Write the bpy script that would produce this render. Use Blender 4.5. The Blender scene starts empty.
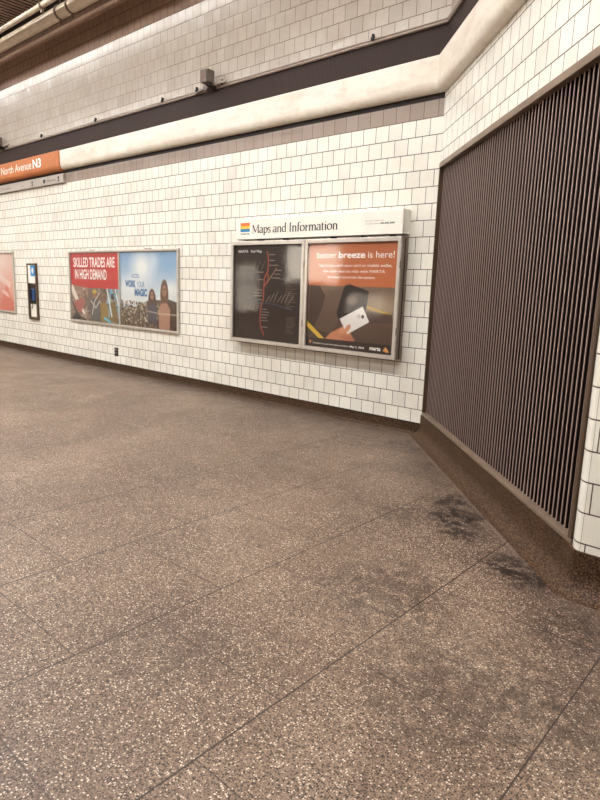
import bpy, bmesh, math, random
import numpy as np
from mathutils import Vector, Matrix
random.seed(4)
S = bpy.context.scene
COL = S.collection

# ------------------------------------------------------------------ camera
cd = bpy.data.cameras.new('camera'); cam = bpy.data.objects.new('camera', cd); COL.objects.link(cam)
F, YAW, PITCH, ROLL = 602.63, -0.72589, 0.18663, 0.033518
fw = Vector((math.sin(YAW)*math.cos(PITCH), math.cos(YAW)*math.cos(PITCH), -math.sin(PITCH)))
r0 = Vector((math.cos(YAW), -math.sin(YAW), 0)); u0 = r0.cross(fw)
rr = r0*math.cos(ROLL) + u0*math.sin(ROLL); uu = -r0*math.sin(ROLL) + u0*math.cos(ROLL)
cam.matrix_world = Matrix(((rr.x, uu.x, -fw.x, 2.988), (rr.y, uu.y, -fw.y, -5.2048), (rr.z, uu.z, -fw.z, 1.4302), (0, 0, 0, 1)))
cd.sensor_fit = 'VERTICAL'; cd.sensor_height = 36.0; cd.lens = 36.0*F/800.0; cd.clip_start = 0.05
S.camera = cam
# ------------------------------------------------------------------ world, exposure
w = bpy.data.worlds.new('world'); S.world = w; w.use_nodes = True
w.node_tree.nodes['Background'].inputs[0].default_value = (1, .93, .85, 1)
w.node_tree.nodes['Background'].inputs[1].default_value = 0.05
S.view_settings.view_transform = 'Standard'; S.view_settings.look = 'None'
S.view_settings.gamma = 1; S.view_settings.use_curve_mapping = False
S.view_settings.exposure = 1.2
# lamp rows: (y, z, strength, width)
LAMPS = [(-1.3, 5.65, 14.0, .14), (-3.6, 5.20, 30.0, .22), (-8.0, 5.20, 16.0, .22)]
LAMP_X = (-15.0, 5.5)

T = 0.15238; Z0 = 0.2549
TH = math.radians(45.5)
DX, DY = math.cos(TH), -math.sin(TH)          # along the diagonal wall
NX, NY = -math.sin(TH), -math.cos(TH)         # out of the diagonal wall, into the room
CEIL = 5.85

# ------------------------------------------------------------------ helpers
def lin(c):
    def f(v):
        v /= 255.0
        return v/12.92 if v <= .04045 else ((v+.055)/1.055)**2.4
    return (f(c[0]), f(c[1]), f(c[2]), 1.0)

class NT:
    def __init__(s, name):
        s.m = bpy.data.materials.new(name); s.m.use_nodes = True
        s.t = s.m.node_tree; s.b = s.t.nodes['Principled BSDF']; s.out = s.t.nodes['Material Output']
    def n(s, ty, **kw):
        nd = s.t.nodes.new(ty)
        for k, v in kw.items(): setattr(nd, k, v)
        return nd
    def l(s, a, b): s.t.links.new(a, b)
    def math(s, op, a, b=None, c=None, clamp=False):
        nd = s.n('ShaderNodeMath', operation=op, use_clamp=clamp)
        for i, v in enumerate((a, b, c)):
            if v is None: continue
            if isinstance(v, (int, float)): nd.inputs[i].default_value = v
            else: s.l(v, nd.inputs[i])
        return nd.outputs[0]
    def mix(s, f, a, b, mode='MIX'):
        nd = s.n('ShaderNodeMix', data_type='RGBA', blend_type=mode)
        for k, v in ((0, f), (6, a), (7, b)):
            if isinstance(v, (int, float)): nd.inputs[k].default_value = v
            elif isinstance(v, tuple): nd.inputs[k].default_value = v
            else: s.l(v, nd.inputs[k])
        return nd.outputs[2]
    def ramp(s, f, stops, interp='LINEAR'):
        nd = s.n('ShaderNodeValToRGB'); cr = nd.color_ramp; cr.interpolation = interp
        while len(cr.elements) < len(stops): cr.elements.new(.5)
        for e, (p, c) in zip(cr.elements, stops):
            e.position = p; e.color = c if len(c) == 4 else (*c, 1)
        s.l(f, nd.inputs[0]); return nd.outputs[0]
    def noise(s, vec, scale, detail=4, rough=.6, dist=0):
        nd = s.n('ShaderNodeTexNoise'); s.l(vec, nd.inputs['Vector'])
        nd.inputs['Scale'].default_value = scale; nd.inputs['Detail'].default_value = detail
        nd.inputs['Roughness'].default_value = rough; nd.inputs['Distortion'].default_value = dist
        return nd.outputs[0]
    def obj(s):
        return s.n('ShaderNodeTexCoord').outputs['Object']
    def scaled(s, vec, sc):
        nd = s.n('ShaderNodeMapping'); s.l(vec, nd.inputs[0]); nd.inputs['Scale'].default_value = sc
        return nd.outputs[0]

def simple(name, rgb, rough=.5, metal=0.0, var=.08, scale=9.0, stretch=(1, 1, 1), spec=.5, bump=0.0):
    k = NT(name); v = k.scaled(k.obj(), stretch)
    n = k.noise(v, scale, 5, .65)
    c = lin(rgb)
    lo = tuple(x*(1-var*2) for x in c[:3])+(1,); hi = tuple(min(1, x*(1+var)) for x in c[:3])+(1,)
    col = k.ramp(n, [(.3, lo), (.7, hi)])
    k.l(col, k.b.inputs['Base Color'])
    k.b.inputs['Roughness'].default_value = rough; k.b.inputs['Metallic'].default_value = metal
    k.b.inputs['Specular IOR Level'].default_value = spec
    if bump:
        bp = k.n('ShaderNodeBump'); bp.inputs['Strength'].default_value = bump; bp.inputs['Distance'].default_value = .01
        k.l(n, bp.inputs['Height']); k.l(bp.outputs[0], k.b.inputs['Normal'])
    return k.m

def tile_mat(name, rgb, grout=(84, 70, 58), rough=.22, stack=False, var=.05, tilt=.02, grime=.10, m=.0036):
    k = NT(name)
    uv = k.n('ShaderNodeUVMap', uv_map='UVMap').outputs[0]
    sp = k.n('ShaderNodeSeparateXYZ'); k.l(uv, sp.inputs[0])
    v = k.math('DIVIDE', sp.outputs[1], T); row = k.math('FLOOR', v); fv = k.math('SUBTRACT', v, row)
    if stack:
        u = k.math('DIVIDE', sp.outputs[0], T)
    else:
        par = k.math('FLOORED_MODULO', row, 2.0)
        u = k.math('ADD', k.math('DIVIDE', sp.outputs[0], T), k.math('MULTIPLY', k.math('SUBTRACT', 1.0, par), .5))
    cu = k.math('FLOOR', u); fu = k.math('SUBTRACT', u, cu)
    du = k.math('MINIMUM', fu, k.math('SUBTRACT', 1.0, fu)); dv = k.math('MINIMUM', fv, k.math('SUBTRACT', 1.0, fv))
    # horizontal joints read a little heavier than the upright ones
    du2 = k.math('ADD', du, .004)
    d = k.math('MINIMUM', du2, dv)
    mask = k.math('LESS_THAN', d, m/T)
    cmb = k.n('ShaderNodeCombineXYZ'); k.l(cu, cmb.inputs[0]); k.l(row, cmb.inputs[1])
    wn = k.n('ShaderNodeTexWhiteNoise', noise_dimensions='2D'); k.l(cmb.outputs[0], wn.inputs['Vector'])
    base = lin(rgb)
    lo = tuple(x*(1-var*1.6) for x in base[:3])+(1,); hi = tuple(min(1, x*(1+var*.5)) for x in base[:3])+(1,)
    tone = k.ramp(wn.outputs['Value'], [(0, lo), (.35, base), (1, hi)])
    g = k.noise(uv, 1.7, 5, .7)
    gr = k.ramp(g, [(.35, (1-grime, 1-grime*1.25, 1-grime*1.5)), (.62, (1, 1, 1))])
    tone = k.mix(1.0, tone, gr, 'MULTIPLY')
    col = k.mix(mask, tone, lin(grout))
    k.l(col, k.b.inputs['Base Color'])
    fine = k.noise(uv, 26, 3, .6)
    ro = k.math('ADD', k.math('MULTIPLY', mask, .5), k.math('MULTIPLY_ADD', fine, .12, rough-.06))
    k.l(ro, k.b.inputs['Roughness'])
    # each tile sits at its own slight tilt, edges pillow into the joint
    geo = k.n('ShaderNodeNewGeometry')
    vm = k.n('ShaderNodeVectorMath', operation='SUBTRACT'); k.l(wn.outputs['Color'], vm.inputs[0]); vm.inputs[1].default_value = (.5, .5, .5)
    vs = k.n('ShaderNodeVectorMath', operation='SCALE'); k.l(vm.outputs[0], vs.inputs[0]); vs.inputs['Scale'].default_value = tilt
    va = k.n('ShaderNodeVectorMath', operation='ADD'); k.l(geo.outputs['Normal'], va.inputs[0]); k.l(vs.outputs[0], va.inputs[1])
    vn = k.n('ShaderNodeVectorMath', operation='NORMALIZE'); k.l(va.outputs[0], vn.inputs[0])
    h = k.math('ADD', k.math('MULTIPLY', d, 1/.05, clamp=True), k.math('MULTIPLY', fine, .25))
    bp = k.n('ShaderNodeBump'); bp.inputs['Strength'].default_value = .35; bp.inputs['Distance'].default_value = .002
    k.l(h, bp.inputs['Height']); k.l(vn.outputs[0], bp.inputs['Normal']); k.l(bp.outputs[0], k.b.inputs['Normal'])
    return k.m

def emit_mat(name, rgb, strength):
    k = NT(name)
    k.b.inputs['Base Color'].default_value = lin((240, 236, 226))
    k.b.inputs['Emission Color'].default_value = lin(rgb); k.b.inputs['Emission Strength'].default_value = strength
    return k.m

def glass_mat(name, rough=.03, wave=.25, wscale=3.0, ior=1.5):
    k = NT(name)
    tr = k.n('ShaderNodeBsdfTransparent'); tr.inputs[0].default_value = (.95, .95, .94, 1)
    gl = k.n('ShaderNodeBsdfGlossy'); gl.inputs['Roughness'].default_value = rough
    fr = k.n('ShaderNodeFresnel')
    bf = k.n('ShaderNodeNewGeometry').outputs['Backfacing']      # thin sheet: the same reflectance from both faces
    k.l(k.math('MULTIPLY_ADD', bf, 1.0/ior-ior, ior), fr.inputs[0])
    bp = k.n('ShaderNodeBump'); bp.inputs['Strength'].default_value = wave; bp.inputs['Distance'].default_value = .02
    k.l(k.noise(k.obj(), wscale, 1, .4, .6), bp.inputs['Height'])
    k.l(bp.outputs[0], gl.inputs['Normal']); k.l(bp.outputs[0], fr.inputs['Normal'])
    mx = k.n('ShaderNodeMixShader'); k.l(fr.outputs[0], mx.inputs[0]); k.l(tr.outputs[0], mx.inputs[1]); k.l(gl.outputs[0], mx.inputs[2])
    k.l(mx.outputs[0], k.out.inputs[0])
    return k.m

def print_mat(name, rough=.45):
    k = NT(name)
    a = k.n('ShaderNodeVertexColor', layer_name='ink')
    n = k.noise(k.obj(), 160, 2, .5)
    c = k.mix(1.0, a.outputs[0], k.ramp(n, [(.3, (.93, .93, .93)), (.7, (1, 1, 1))]), 'MULTIPLY')
    k.l(c, k.b.inputs['Base Color']); k.b.inputs['Roughness'].default_value = rough
    return k.m

class MB:
    """collects faces, optional uv and material index, links one mesh object"""
    def __init__(s): s.v = []; s.f = []; s.mi = []; s.uv = []
    def face(s, pts, mi=0, uv=None):
        i = len(s.v); s.v += [tuple(p) for p in pts]; s.f.append(tuple(range(i, i+len(pts)))); s.mi.append(mi)
        s.uv.append(uv if uv else [(0, 0)]*len(pts))
    def box(s, x0, x1, y0, y1, z0, z1, mi=0, M=None):
        P = [Vector((x, y, z)) for x in (x0, x1) for y in (y0, y1) for z in (z0, z1)]
        if M: P = [M @ p for p in P]
        for q in ((0, 1, 3, 2), (4, 6, 7, 5), (0, 4, 5, 1), (2, 3, 7, 6), (0, 2, 6, 4), (1, 5, 7, 3)):
            s.face([P[a] for a in q], mi)
    def tube(s, p0, p1, r, n=20, mi=0, r2=None, caps=True):
        p0 = Vector(p0); p1 = Vector(p1); d = (p1-p0).normalized()
        a = d.orthogonal().normalized(); b = d.cross(a); r2 = r if r2 is None else r2
        c0 = [p0+(a*math.cos(t)+b*math.sin(t))*r for t in [2*math.pi*i/n for i in range(n)]]
        c1 = [p1+(a*math.cos(t)+b*math.sin(t))*r2 for t in [2*math.pi*i/n for i in range(n)]]
        for i in range(n):
            j = (i+1) % n; s.face([c0[i], c0[j], c1[j], c1[i]], mi)
        if caps: s.face(c0[::-1], mi); s.face(c1, mi)
    def path(s, pts, r, n=10, mi=0):
        for a, b in zip(pts, pts[1:]): s.tube(a, b, r, n, mi)
    def build(s, name, mats, parent=None, merge=True, smooth=False, bevel=0, inv=None):
        me = bpy.data.meshes.new(name)
        V = s.v if inv is None else [tuple(Vector(p)-inv) for p in s.v]
        me.from_pydata(V, [], s.f)
        uvl = me.uv_layers.new(name='UVMap')
        k = 0
        for uvs in s.uv:
            for u in uvs: uvl.data[k].uv = u; k += 1
        for m in (mats if isinstance(mats, (list, tuple)) else [mats]): me.materials.append(m)
        me.polygons.foreach_set('material_index', s.mi)
        if merge:
            bm = bmesh.new(); bm.from_mesh(me)
            bmesh.ops.remove_doubles(bm, verts=bm.verts, dist=1e-5)
            bmesh.ops.recalc_face_normals(bm, faces=bm.faces)
            bm.to_mesh(me); bm.free()
        if smooth:
            for p in me.polygons: p.use_smooth = True
        o = bpy.data.objects.new(name, me); COL.objects.link(o)
        if parent: o.parent = parent
        if bevel:
            b = o.modifiers.new('bevel', 'BEVEL'); b.width = bevel; b.segments = 2; b.limit_method = 'ANGLE'
        if smooth:
            try:
                me.set_sharp_from_angle(angle=math.radians(38))
            except Exception: pass
        return o

def tag(o, label=None, cat=None, group=None, kind=None):
    if label: o['label'] = label
    if cat: o['category'] = cat
    if group: o['group'] = group
    if kind: o['kind'] = kind
    return o
def thing(name, label, cat, loc, group=None):
    o = bpy.data.objects.new(name, None); COL.objects.link(o); o.location = loc; o.empty_display_size = .1
    return tag(o, label, cat, group)
def struct(o): o['kind'] = 'structure'; return o

def sweep(path, prof, closed=False, u_start=0.0):
    """path: plan points [(x,y)], room on the left side of travel reversed; prof: [(offset out, z)] -> list of rings"""
    P = [Vector(p) for p in path]; N = []
    for i in range(len(P)):
        ds = []
        if i > 0: ds.append((P[i]-P[i-1]).normalized())
        if i < len(P)-1: ds.append((P[i+1]-P[i]).normalized())
        ns = [Vector((d.y, -d.x)) for d in ds]           # to the right of travel (room side)
        n = sum(ns, Vector((0, 0))).normalized()
        n = n/max(.3, n.dot(ns[0])); N.append(n)
    return [[(P[i].x+N[i].x*o, P[i].y+N[i].y*o, z) for o, z in prof] for i in range(len(P))]
def sweep_mesh(mb, path, prof, mi=0, caps=False):
    R = sweep(path, prof)
    for a, b in zip(R, R[1:]):
        for j in range(len(prof)-1):
            mb.face([a[j], b[j], b[j+1], a[j+1]], mi)
    if caps:
        mb.face(R[0], mi); mb.face(R[-1][::-1], mi)
def diag(d, o=0.0, z=0.0): return (DX*d+NX*o, DY*d+NY*o, z)

# ------------------------------------------------------------------ materials
WHITE = tile_mat('white_tile', (235, 232, 220), grout=(78, 64, 54))
TAN = tile_mat('tan_tile', (158, 142, 130), grout=(92, 74, 62))
UPPER = tile_mat('upper_tile', (178, 167, 155), grout=(96, 80, 70), var=.05, tilt=.03, rough=.2, grime=.12)
BROWN = tile_mat('brown_tile', (134, 106, 86), grout=(62, 44, 34), var=.06, rough=.6)
BULL = tile_mat('bullnose_tile', (237, 234, 222), grout=(78, 64, 54), stack=True)
GAPSHADE = simple('gap_shade', (38, 28, 24), .8)  # shade of the gaps under the fascia and above the tiles, as flat colour
BRONZE = simple('bronze_frame', (104, 84, 68), .42, .55, .12, 6, (1, 1, .3))
LIGHTBR = simple('pale_bronze_frame', (136, 116, 98), .4, .3, .12, 6)
RIB_LIT = simple('lit_rib_nose', (168, 144, 134), .45, .1, .10, 5, (1, 1, .1))
RIB_SHADE = simple('shaded_rib_side', (30, 16, 16), .6)  # near-black rib sides: the shade between ribs put into the colour
BLACKB = simple('dark_louver_backing', (20, 9, 9), .8)
ALU = simple('aluminium_frame', (205, 198, 188), .32, .55, .06, 14)
ALU_D = simple('brushed_case_side', (152, 134, 120), .4, .5, .12, 10, (1, 1, .3))
ENAMEL = simple('cream_enamel', (240, 235, 222), .38, 0, .04, 5)
PIPEM = simple('cream_pipe_paint', (226, 212, 190), .35, 0, .08, 4)
CLAMPM = simple('clamp_metal', (150, 130, 114), .5, .4, .2, 20)
BLACK = simple('black_ink', (28, 24, 24), .5)
GREYINK = simple('grey_ink', (110, 100, 94), .5)
WINK = simple('white_ink', (246, 242, 236), .5, 0, .02)
ORANGE = simple('orange_sign_enamel', (192, 114, 60), .45, 0, .06, 3)
GREYSIGN = simple('grey_sign_panel', (176, 166, 156), .4, .1, .06, 5)
MARK = {'o': simple('logo_orange', (232, 110, 48), .5), 'y': simple('logo_yellow', (246, 190, 60), .5), 'b': simple('logo_blue', (20, 120, 170), .5)}
BLUE = simple('work_blue', (34, 104, 160), .5)
DEVICE = simple('loudspeaker_grey', (108, 95, 86), .5, .1, .14, 18)
DARKMET = simple('dark_metal', (44, 34, 30), .5, .3)
CLIP = simple('black_clip', (24, 18, 16), .6)
GLASS = glass_mat('case_glazing', .06, .10, 2.2)
ACRYL = glass_mat('poster_glazing', .05, .12, 3.0)
PRINT = print_mat('poster_print')

def floor_mat():
    k = NT('terrazzo_floor'); co = k.obj()
    def vor(scale, feat='F1'):
        nd = k.n('ShaderNodeTexVoronoi', feature=feat); k.l(co, nd.inputs['Vector']); nd.inputs['Scale'].default_value = scale
        return nd
    big = k.noise(co, .8, 6, .65, .4); mid = k.noise(co, 4.5, 5, .7)
    base = k.ramp(big, [(.32, lin((91, 74, 60))), (.5, lin((116, 97, 80))), (.68, lin((142, 122, 103)))])
    base = k.mix(k.math('MULTIPLY', mid, .6), base, lin((106, 84, 70)))
    v1 = vor(130); v2 = vor(190)
    pat = k.math('MULTIPLY_ADD', k.noise(co, 3.1, 4, .7), 1.9, -.45, clamp=True)
    s1 = k.n('ShaderNodeSeparateColor'); k.l(v1.outputs['Color'], s1.inputs[0])
    s2 = k.n('ShaderNodeSeparateColor'); k.l(v2.outputs['Color'], s2.inputs[0])
    chip_l = k.math('MULTIPLY', k.math('GREATER_THAN', s1.outputs[0], .80), k.math('LESS_THAN', v1.outputs['Distance'], .42))
    chip_d = k.math('MULTIPLY', k.math('LESS_THAN', s1.outputs[0], .34), k.math('LESS_THAN', v1.outputs['Distance'], .5))
    chip2 = k.math('MULTIPLY', k.math('GREATER_THAN', s2.outputs[0], .66), k.math('LESS_THAN', v2.outputs['Distance'], .45))
    chip3 = k.math('MULTIPLY', k.math('LESS_THAN', s2.outputs[0], .34), k.math('LESS_THAN', v2.outputs['Distance'], .5))
    c = k.mix(k.math('MULTIPLY', chip2, .5), base, lin((176, 150, 128)))
    c = k.mix(k.math('MULTIPLY', chip3, .85), c, lin((44, 31, 24)))
    c = k.mix(k.math('MULTIPLY', chip_d, k.math('MULTIPLY_ADD', pat, .35, .6)), c, lin((34, 24, 18)))
    c = k.mix(k.math('MULTIPLY', chip_l, k.math('MULTIPLY_ADD', pat, -.5, .85)), c, lin((226, 210, 190)))
    # worn dark stains
    st = k.noise(co, 2.3, 8, .78, .5); st2 = k.noise(co, 13, 7, .8)
    sm = k.ramp(k.math('MULTIPLY', st, st2), [(.30, (0, 0, 0)), (.42, (1, 1, 1))])
    c = k.mix(k.math('MULTIPLY', sm, .35), c, lin((68, 50, 42)))
    # stained patches with a place of their own: (x, y, radius, strength)
    sp = k.n('ShaderNodeSeparateXYZ'); k.l(co, sp.inputs[0])
    # dirt gathered along the foot of the walls
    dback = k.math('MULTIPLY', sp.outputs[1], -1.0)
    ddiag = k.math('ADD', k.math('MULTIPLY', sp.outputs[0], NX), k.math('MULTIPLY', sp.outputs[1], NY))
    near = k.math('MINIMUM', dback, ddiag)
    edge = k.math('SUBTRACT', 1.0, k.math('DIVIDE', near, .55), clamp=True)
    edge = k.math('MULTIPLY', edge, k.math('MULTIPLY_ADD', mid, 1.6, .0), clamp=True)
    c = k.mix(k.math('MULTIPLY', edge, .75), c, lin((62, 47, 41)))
    line_ = k.math('LESS_THAN', k.math('ABSOLUTE', k.math('SUBTRACT', ddiag, .125)), .004)
    line_ = k.math('MULTIPLY', line_, k.math('LESS_THAN', dback, 2.05))
    c = k.mix(k.math('MULTIPLY', line_, .4), c, lin((150, 128, 112)))
    for (px, py, rad, stg) in ((1.32, -1.76, .24, .95), (1.14, -1.52, .20, .85), (1.46, -1.98, .18, .8), (1.05, -1.95, .22, .5), (.55, -.95, .42, .35), (.15, -.45, .36, .55), (2.0, -2.25, .2, .95), (1.82, -2.2, .18, .85),
                               (2.35, -2.6, .3, .5), (-.4, -.55, .5, .35), (1.55, -2.9, .45, .5), (2.15, -3.3, .5, .5), (1.2, -3.9, .35, .3), (-1.3, -.35, .6, .25), (2.6, -3.2, .4, .4)):
        dx = k.math('SUBTRACT', sp.outputs[0], px); dy = k.math('SUBTRACT', sp.outputs[1], py)
        dd = k.math('SQRT', k.math('ADD', k.math('MULTIPLY', dx, dx), k.math('MULTIPLY', dy, dy)))
        f = k.math('SUBTRACT', 1.0, k.math('DIVIDE', dd, rad), clamp=True)
        f = k.math('MULTIPLY', k.math('MULTIPLY', f, 2.6), k.math('SUBTRACT', k.math('MULTIPLY', st2, 7.0), 3.1, clamp=True), clamp=True)
        c = k.mix(k.math('MULTIPLY', f, stg), c, lin((36, 26, 21)))
    # joints of the slabs: straight one way, staggered by half a slab the other way
    W = .745
    u = k.math('DIVIDE', k.math('SUBTRACT', sp.outputs[0], .967), W); cu = k.math('FLOOR', u); fu = k.math('SUBTRACT', u, cu)
    par = k.math('FLOORED_MODULO', cu, 2.0)
    v = k.math('ADD', k.math('DIVIDE', k.math('ADD', sp.outputs[1], 3.82), W), k.math('MULTIPLY', par, .5))
    fv = k.math('SUBTRACT', v, k.math('FLOOR', v))
    du = k.math('MINIMUM', fu, k.math('SUBTRACT', 1.0, fu)); dv = k.math('MINIMUM', fv, k.math('SUBTRACT', 1.0, fv))
    wob = k.math('MULTIPLY', k.noise(co, 3, 2, .5), .0016)
    jm = k.math('MAXIMUM', k.math('LESS_THAN', du, k.math('ADD', wob, .0040)), k.math('MULTIPLY', k.math('LESS_THAN', dv, k.math('ADD', wob, .0032)), .75))
    c = k.mix(k.math('MULTIPLY', jm, .92), c, lin((44, 31, 25)))
    k.l(c, k.b.inputs['Base Color'])
    ro = k.math('MULTIPLY_ADD', mid, .3, .36); k.l(ro, k.b.inputs['Roughness']); k.b.inputs['Specular IOR Level'].default_value = .3
    bp = k.n('ShaderNodeBump'); bp.inputs['Strength'].default_value = .25; bp.inputs['Distance'].default_value = .003
    hh = k.math('SUBTRACT', k.math('MULTIPLY', v1.outputs['Distance'], .4), jm)
    k.l(hh, bp.inputs['Height']); k.l(bp.outputs[0], k.b.inputs['Normal'])
    return k.m
def base_mat():
    k = NT('terrazzo_base'); co = k.obj()
    nd = k.n('ShaderNodeTexVoronoi'); k.l(co, nd.inputs['Vector']); nd.inputs['Scale'].default_value = 200
    s1 = k.n('ShaderNodeSeparateColor'); k.l(nd.outputs['Color'], s1.inputs[0])
    big = k.noise(co, 5, 5, .7)
    c = k.ramp(big, [(.3, lin((48, 31, 19))), (.7, lin((74, 50, 31)))])
    c = k.mix(k.math('MULTIPLY', k.math('GREATER_THAN', s1.outputs[0], .68), .7), c, lin((104, 80, 58)))
    c = k.mix(k.math('MULTIPLY', k.math('LESS_THAN', s1.outputs[0], .3), .7), c, lin((24, 16, 11)))
    k.l(c, k.b.inputs['Base Color']); k.b.inputs['Roughness'].default_value = .6; k.b.inputs['Specular IOR Level'].default_value = .2
    return k.m
def band_mat():
    k = NT('ribbed_dark_band'); uv = k.n('ShaderNodeUVMap', uv_map='UVMap').outputs[0]
    wv = k.n('ShaderNodeTexWave', bands_direction='X'); k.l(uv, wv.inputs[0]); wv.inputs['Scale'].default_value = 18.0; wv.inputs['Distortion'].default_value = 0
    c = k.ramp(wv.outputs['Color'], [(.2, lin((38, 27, 24))), (.8, lin((68, 51, 46)))])
    c = k.mix(k.math('MULTIPLY', k.noise(uv, 2.5, 5, .7), .35), c, lin((44, 33, 30)))
    k.l(c, k.b.inputs['Base Color']); k.b.inputs['Roughness'].default_value = .6; k.b.inputs['Specular IOR Level'].default_value = .2
    bp = k.n('ShaderNodeBump'); bp.inputs['Strength'].default_value = .5; bp.inputs['Distance'].default_value = .006
    k.l(wv.outputs['Fac'], bp.inputs['Height']); k.l(bp.outputs[0], k.b.inputs['Normal'])
    return k.m
def fascia_mat():
    k = NT('cream_fascia_enamel'); co = k.obj()
    n1 = k.noise(k.scaled(co, (1, 1, 3)), 1.6, 6, .7, .3); n2 = k.noise(co, 14, 5, .75)
    c = k.ramp(n1, [(.3, lin((214, 200, 182))), (.62, lin((236, 228, 214)))])
    c = k.mix(k.ramp(n2, [(.50, (0, 0, 0)), (.75, (.3, .3, .3))]), c, lin((176, 152, 130)))
    k.l(c, k.b.inputs['Base Color']); k.b.inputs['Roughness'].default_value = .36
    return k.m
FLOOR = floor_mat(); BASE = base_mat(); BAND = band_mat(); FASC = fascia_mat()
CEILM = simple('ceiling_metal_strips', (226, 200, 184), .5, .2, .1, 3)
PLASTER = simple('far_plaster', (150, 132, 116), .7)
TRACK = simple('track_bed', (70, 58, 50), .9)

FARTILE = tile_mat('far_brown_tile', (120, 100, 86))
# ------------------------------------------------------------------ structure
XL, XR, YF = -17.0, 6.5, -12.0
PIER_Y = -2.24
P0 = Vector(diag(3.066)[:2]); P1 = Vector((2.170, PIER_Y)); P2 = Vector((2.200, PIER_Y))
arc = [tuple(P0*(1-t)**2+P1*2*t*(1-t)+P2*t*t) for t in [i/6 for i in range(7)]]

def strip(mb, pts, zs, uoff, usc=1.0):
    """vertical wall strip; zs [(z0,z1,mat)]"""
    u = uoff
    for a, b in zip(pts, pts[1:]):
        L = math.dist(a, b)*usc
        for (za, zb, mi) in zs:
            mb.face([(a[0], a[1], za), (b[0], b[1], za), (b[0], b[1], zb), (a[0], a[1], zb)], mi,
                    [(u, za-Z0+T*40), (u+L, za-Z0+T*40), (u+L, zb-Z0+T*40), (u, zb-Z0+T*40)])
        u += L
BT = .122
K = lambda n: Z0+n*T
ZS_BACK = [(BT, K(18), 0), (K(18), K(19), 1), (K(19), 3.49, 4), (3.77, K(30), 2), (K(30), 5.25, 3), (5.34, 5.46, 3), (5.46, CEIL, 4)]
mb = MB(); strip(mb, [(XL, 0), (0, 0)], ZS_BACK, XL+.13197+T*200)
struct(mb.build('wall_back', [WHITE, TAN, UPPER, BROWN, GAPSHADE]))
# diagonal wall, tile above the louver opening only
mb = MB()
ZS_D = [(2.585, 3.35, 0), (3.35, 3.49, 4), (3.77, K(30), 2), (K(30), 5.25, 3), (5.34, 5.46, 3), (5.46, CEIL, 4)]
strip(mb, [(0, 0), diag(3.066)[:2]], ZS_D, T*100+.05)
struct(mb.build('wall_diagonal', [WHITE, TAN, UPPER, BROWN, GAPSHADE]))
mb = MB()
ZS_P = [(.209, 3.35, 0), (3.35, 3.49, 4), (3.77, K(30), 2), (K(30), CEIL, 3)]
L = sum(math.dist(a, b) for a, b in zip(arc, arc[1:]))
strip(mb, arc, [(a, b, 5 if c == 0 else c) for a, b, c in ZS_P], 0.0, T/L)
strip(mb, [tuple(P2), (XR, PIER_Y)], ZS_P, (2.200-2.221)+T*100)
struct(mb.build('wall_pier', [WHITE, TAN, UPPER, BROWN, GAPSHADE, BULL], smooth=True))
# solid ledge on the upper wall
mb = MB(); sweep_mesh(mb, [(XL, 0), (0, 0), diag(3.066)[:2], (XR, PIER_Y)], [(0, 5.25), (.03, 5.25), (.03, 5.34), (0, 5.34)])
struct(mb.build('trim_1', simple('ledge_tan', (186, 156, 134), .5)))
# ribbed dark band behind the fascia
mb = MB(); strip(mb, [(XL, -.008), (-.003, -.008)], [(3.49, 3.77, 0)], 0)
strip(mb, [(-.003, -.008), diag(3.07, .008)[:2], (XR, PIER_Y-.008)], [(3.49, 3.77, 0)], 20)
struct(mb.build('trim_2', BAND))
mb = MB(); sweep_mesh(mb, [(XL, 0), (0, 0), diag(3.066)[:2], (XR, PIER_Y)], [(0, 3.765), (.028, 3.765), (.032, 3.778), (.028, 3.79), (0, 3.79)])
struct(mb.build('trim_3', simple('lip_metal', (136, 120, 108), .4, .4)))
# other walls, floor, ceiling
mb = MB(); mb.face([(XL, YF, 0), (XR, YF, 0), (XR, .2, 0), (XL, .2, 0)]); struct(mb.build('floor', FLOOR))
mb = MB(); strip(mb, [(XR, YF), (XL, YF)], [(0, 1.0, 1), (1.0, 3.2, 0), (3.2, CEIL, 2)], 0); struct(mb.build('wall_front', [FARTILE, BROWN, PLASTER]))
mb = MB(); strip(mb, [(XL, YF), (XL, 0)], [(0, 3.2, 0), (3.2, CEIL, 1)], 0); struct(mb.build('wall_left', [WHITE, PLASTER]))
mb = MB(); strip(mb, [(XR, PIER_Y), (XR, YF)], [(0, 3.2, 0), (3.2, CEIL, 1)], 0); struct(mb.build('wall_right', [WHITE, PLASTER]))
# ceiling: metal strips running away from the wall, open joints between them
mb = MB(); pitch = .115; x = XL
while x < XR:
    mb.face([(x, YF, CEIL), (x+pitch*.62, YF, CEIL), (x+pitch*.62, .1, CEIL), (x, .1, CEIL)])
    mb.face([(x+pitch*.62, YF, CEIL), (x+pitch*.62, YF, CEIL+.05), (x+pitch*.62, .1, CEIL+.05), (x+pitch*.62, .1, CEIL)], 1)
    mb.face([(x+pitch*.62, YF, CEIL+.05), (x+pitch, YF, CEIL+.05), (x+pitch, .1, CEIL+.05), (x+pitch*.62, .1, CEIL+.05)], 1)
    mb.face([(x+pitch, YF, CEIL+.05), (x+pitch, YF, CEIL), (x+pitch, .1, CEIL), (x+pitch, .1, CEIL+.05)], 1)
    x += pitch
struct(mb.build('ceiling', [CEILM, BLACKB]))
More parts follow.
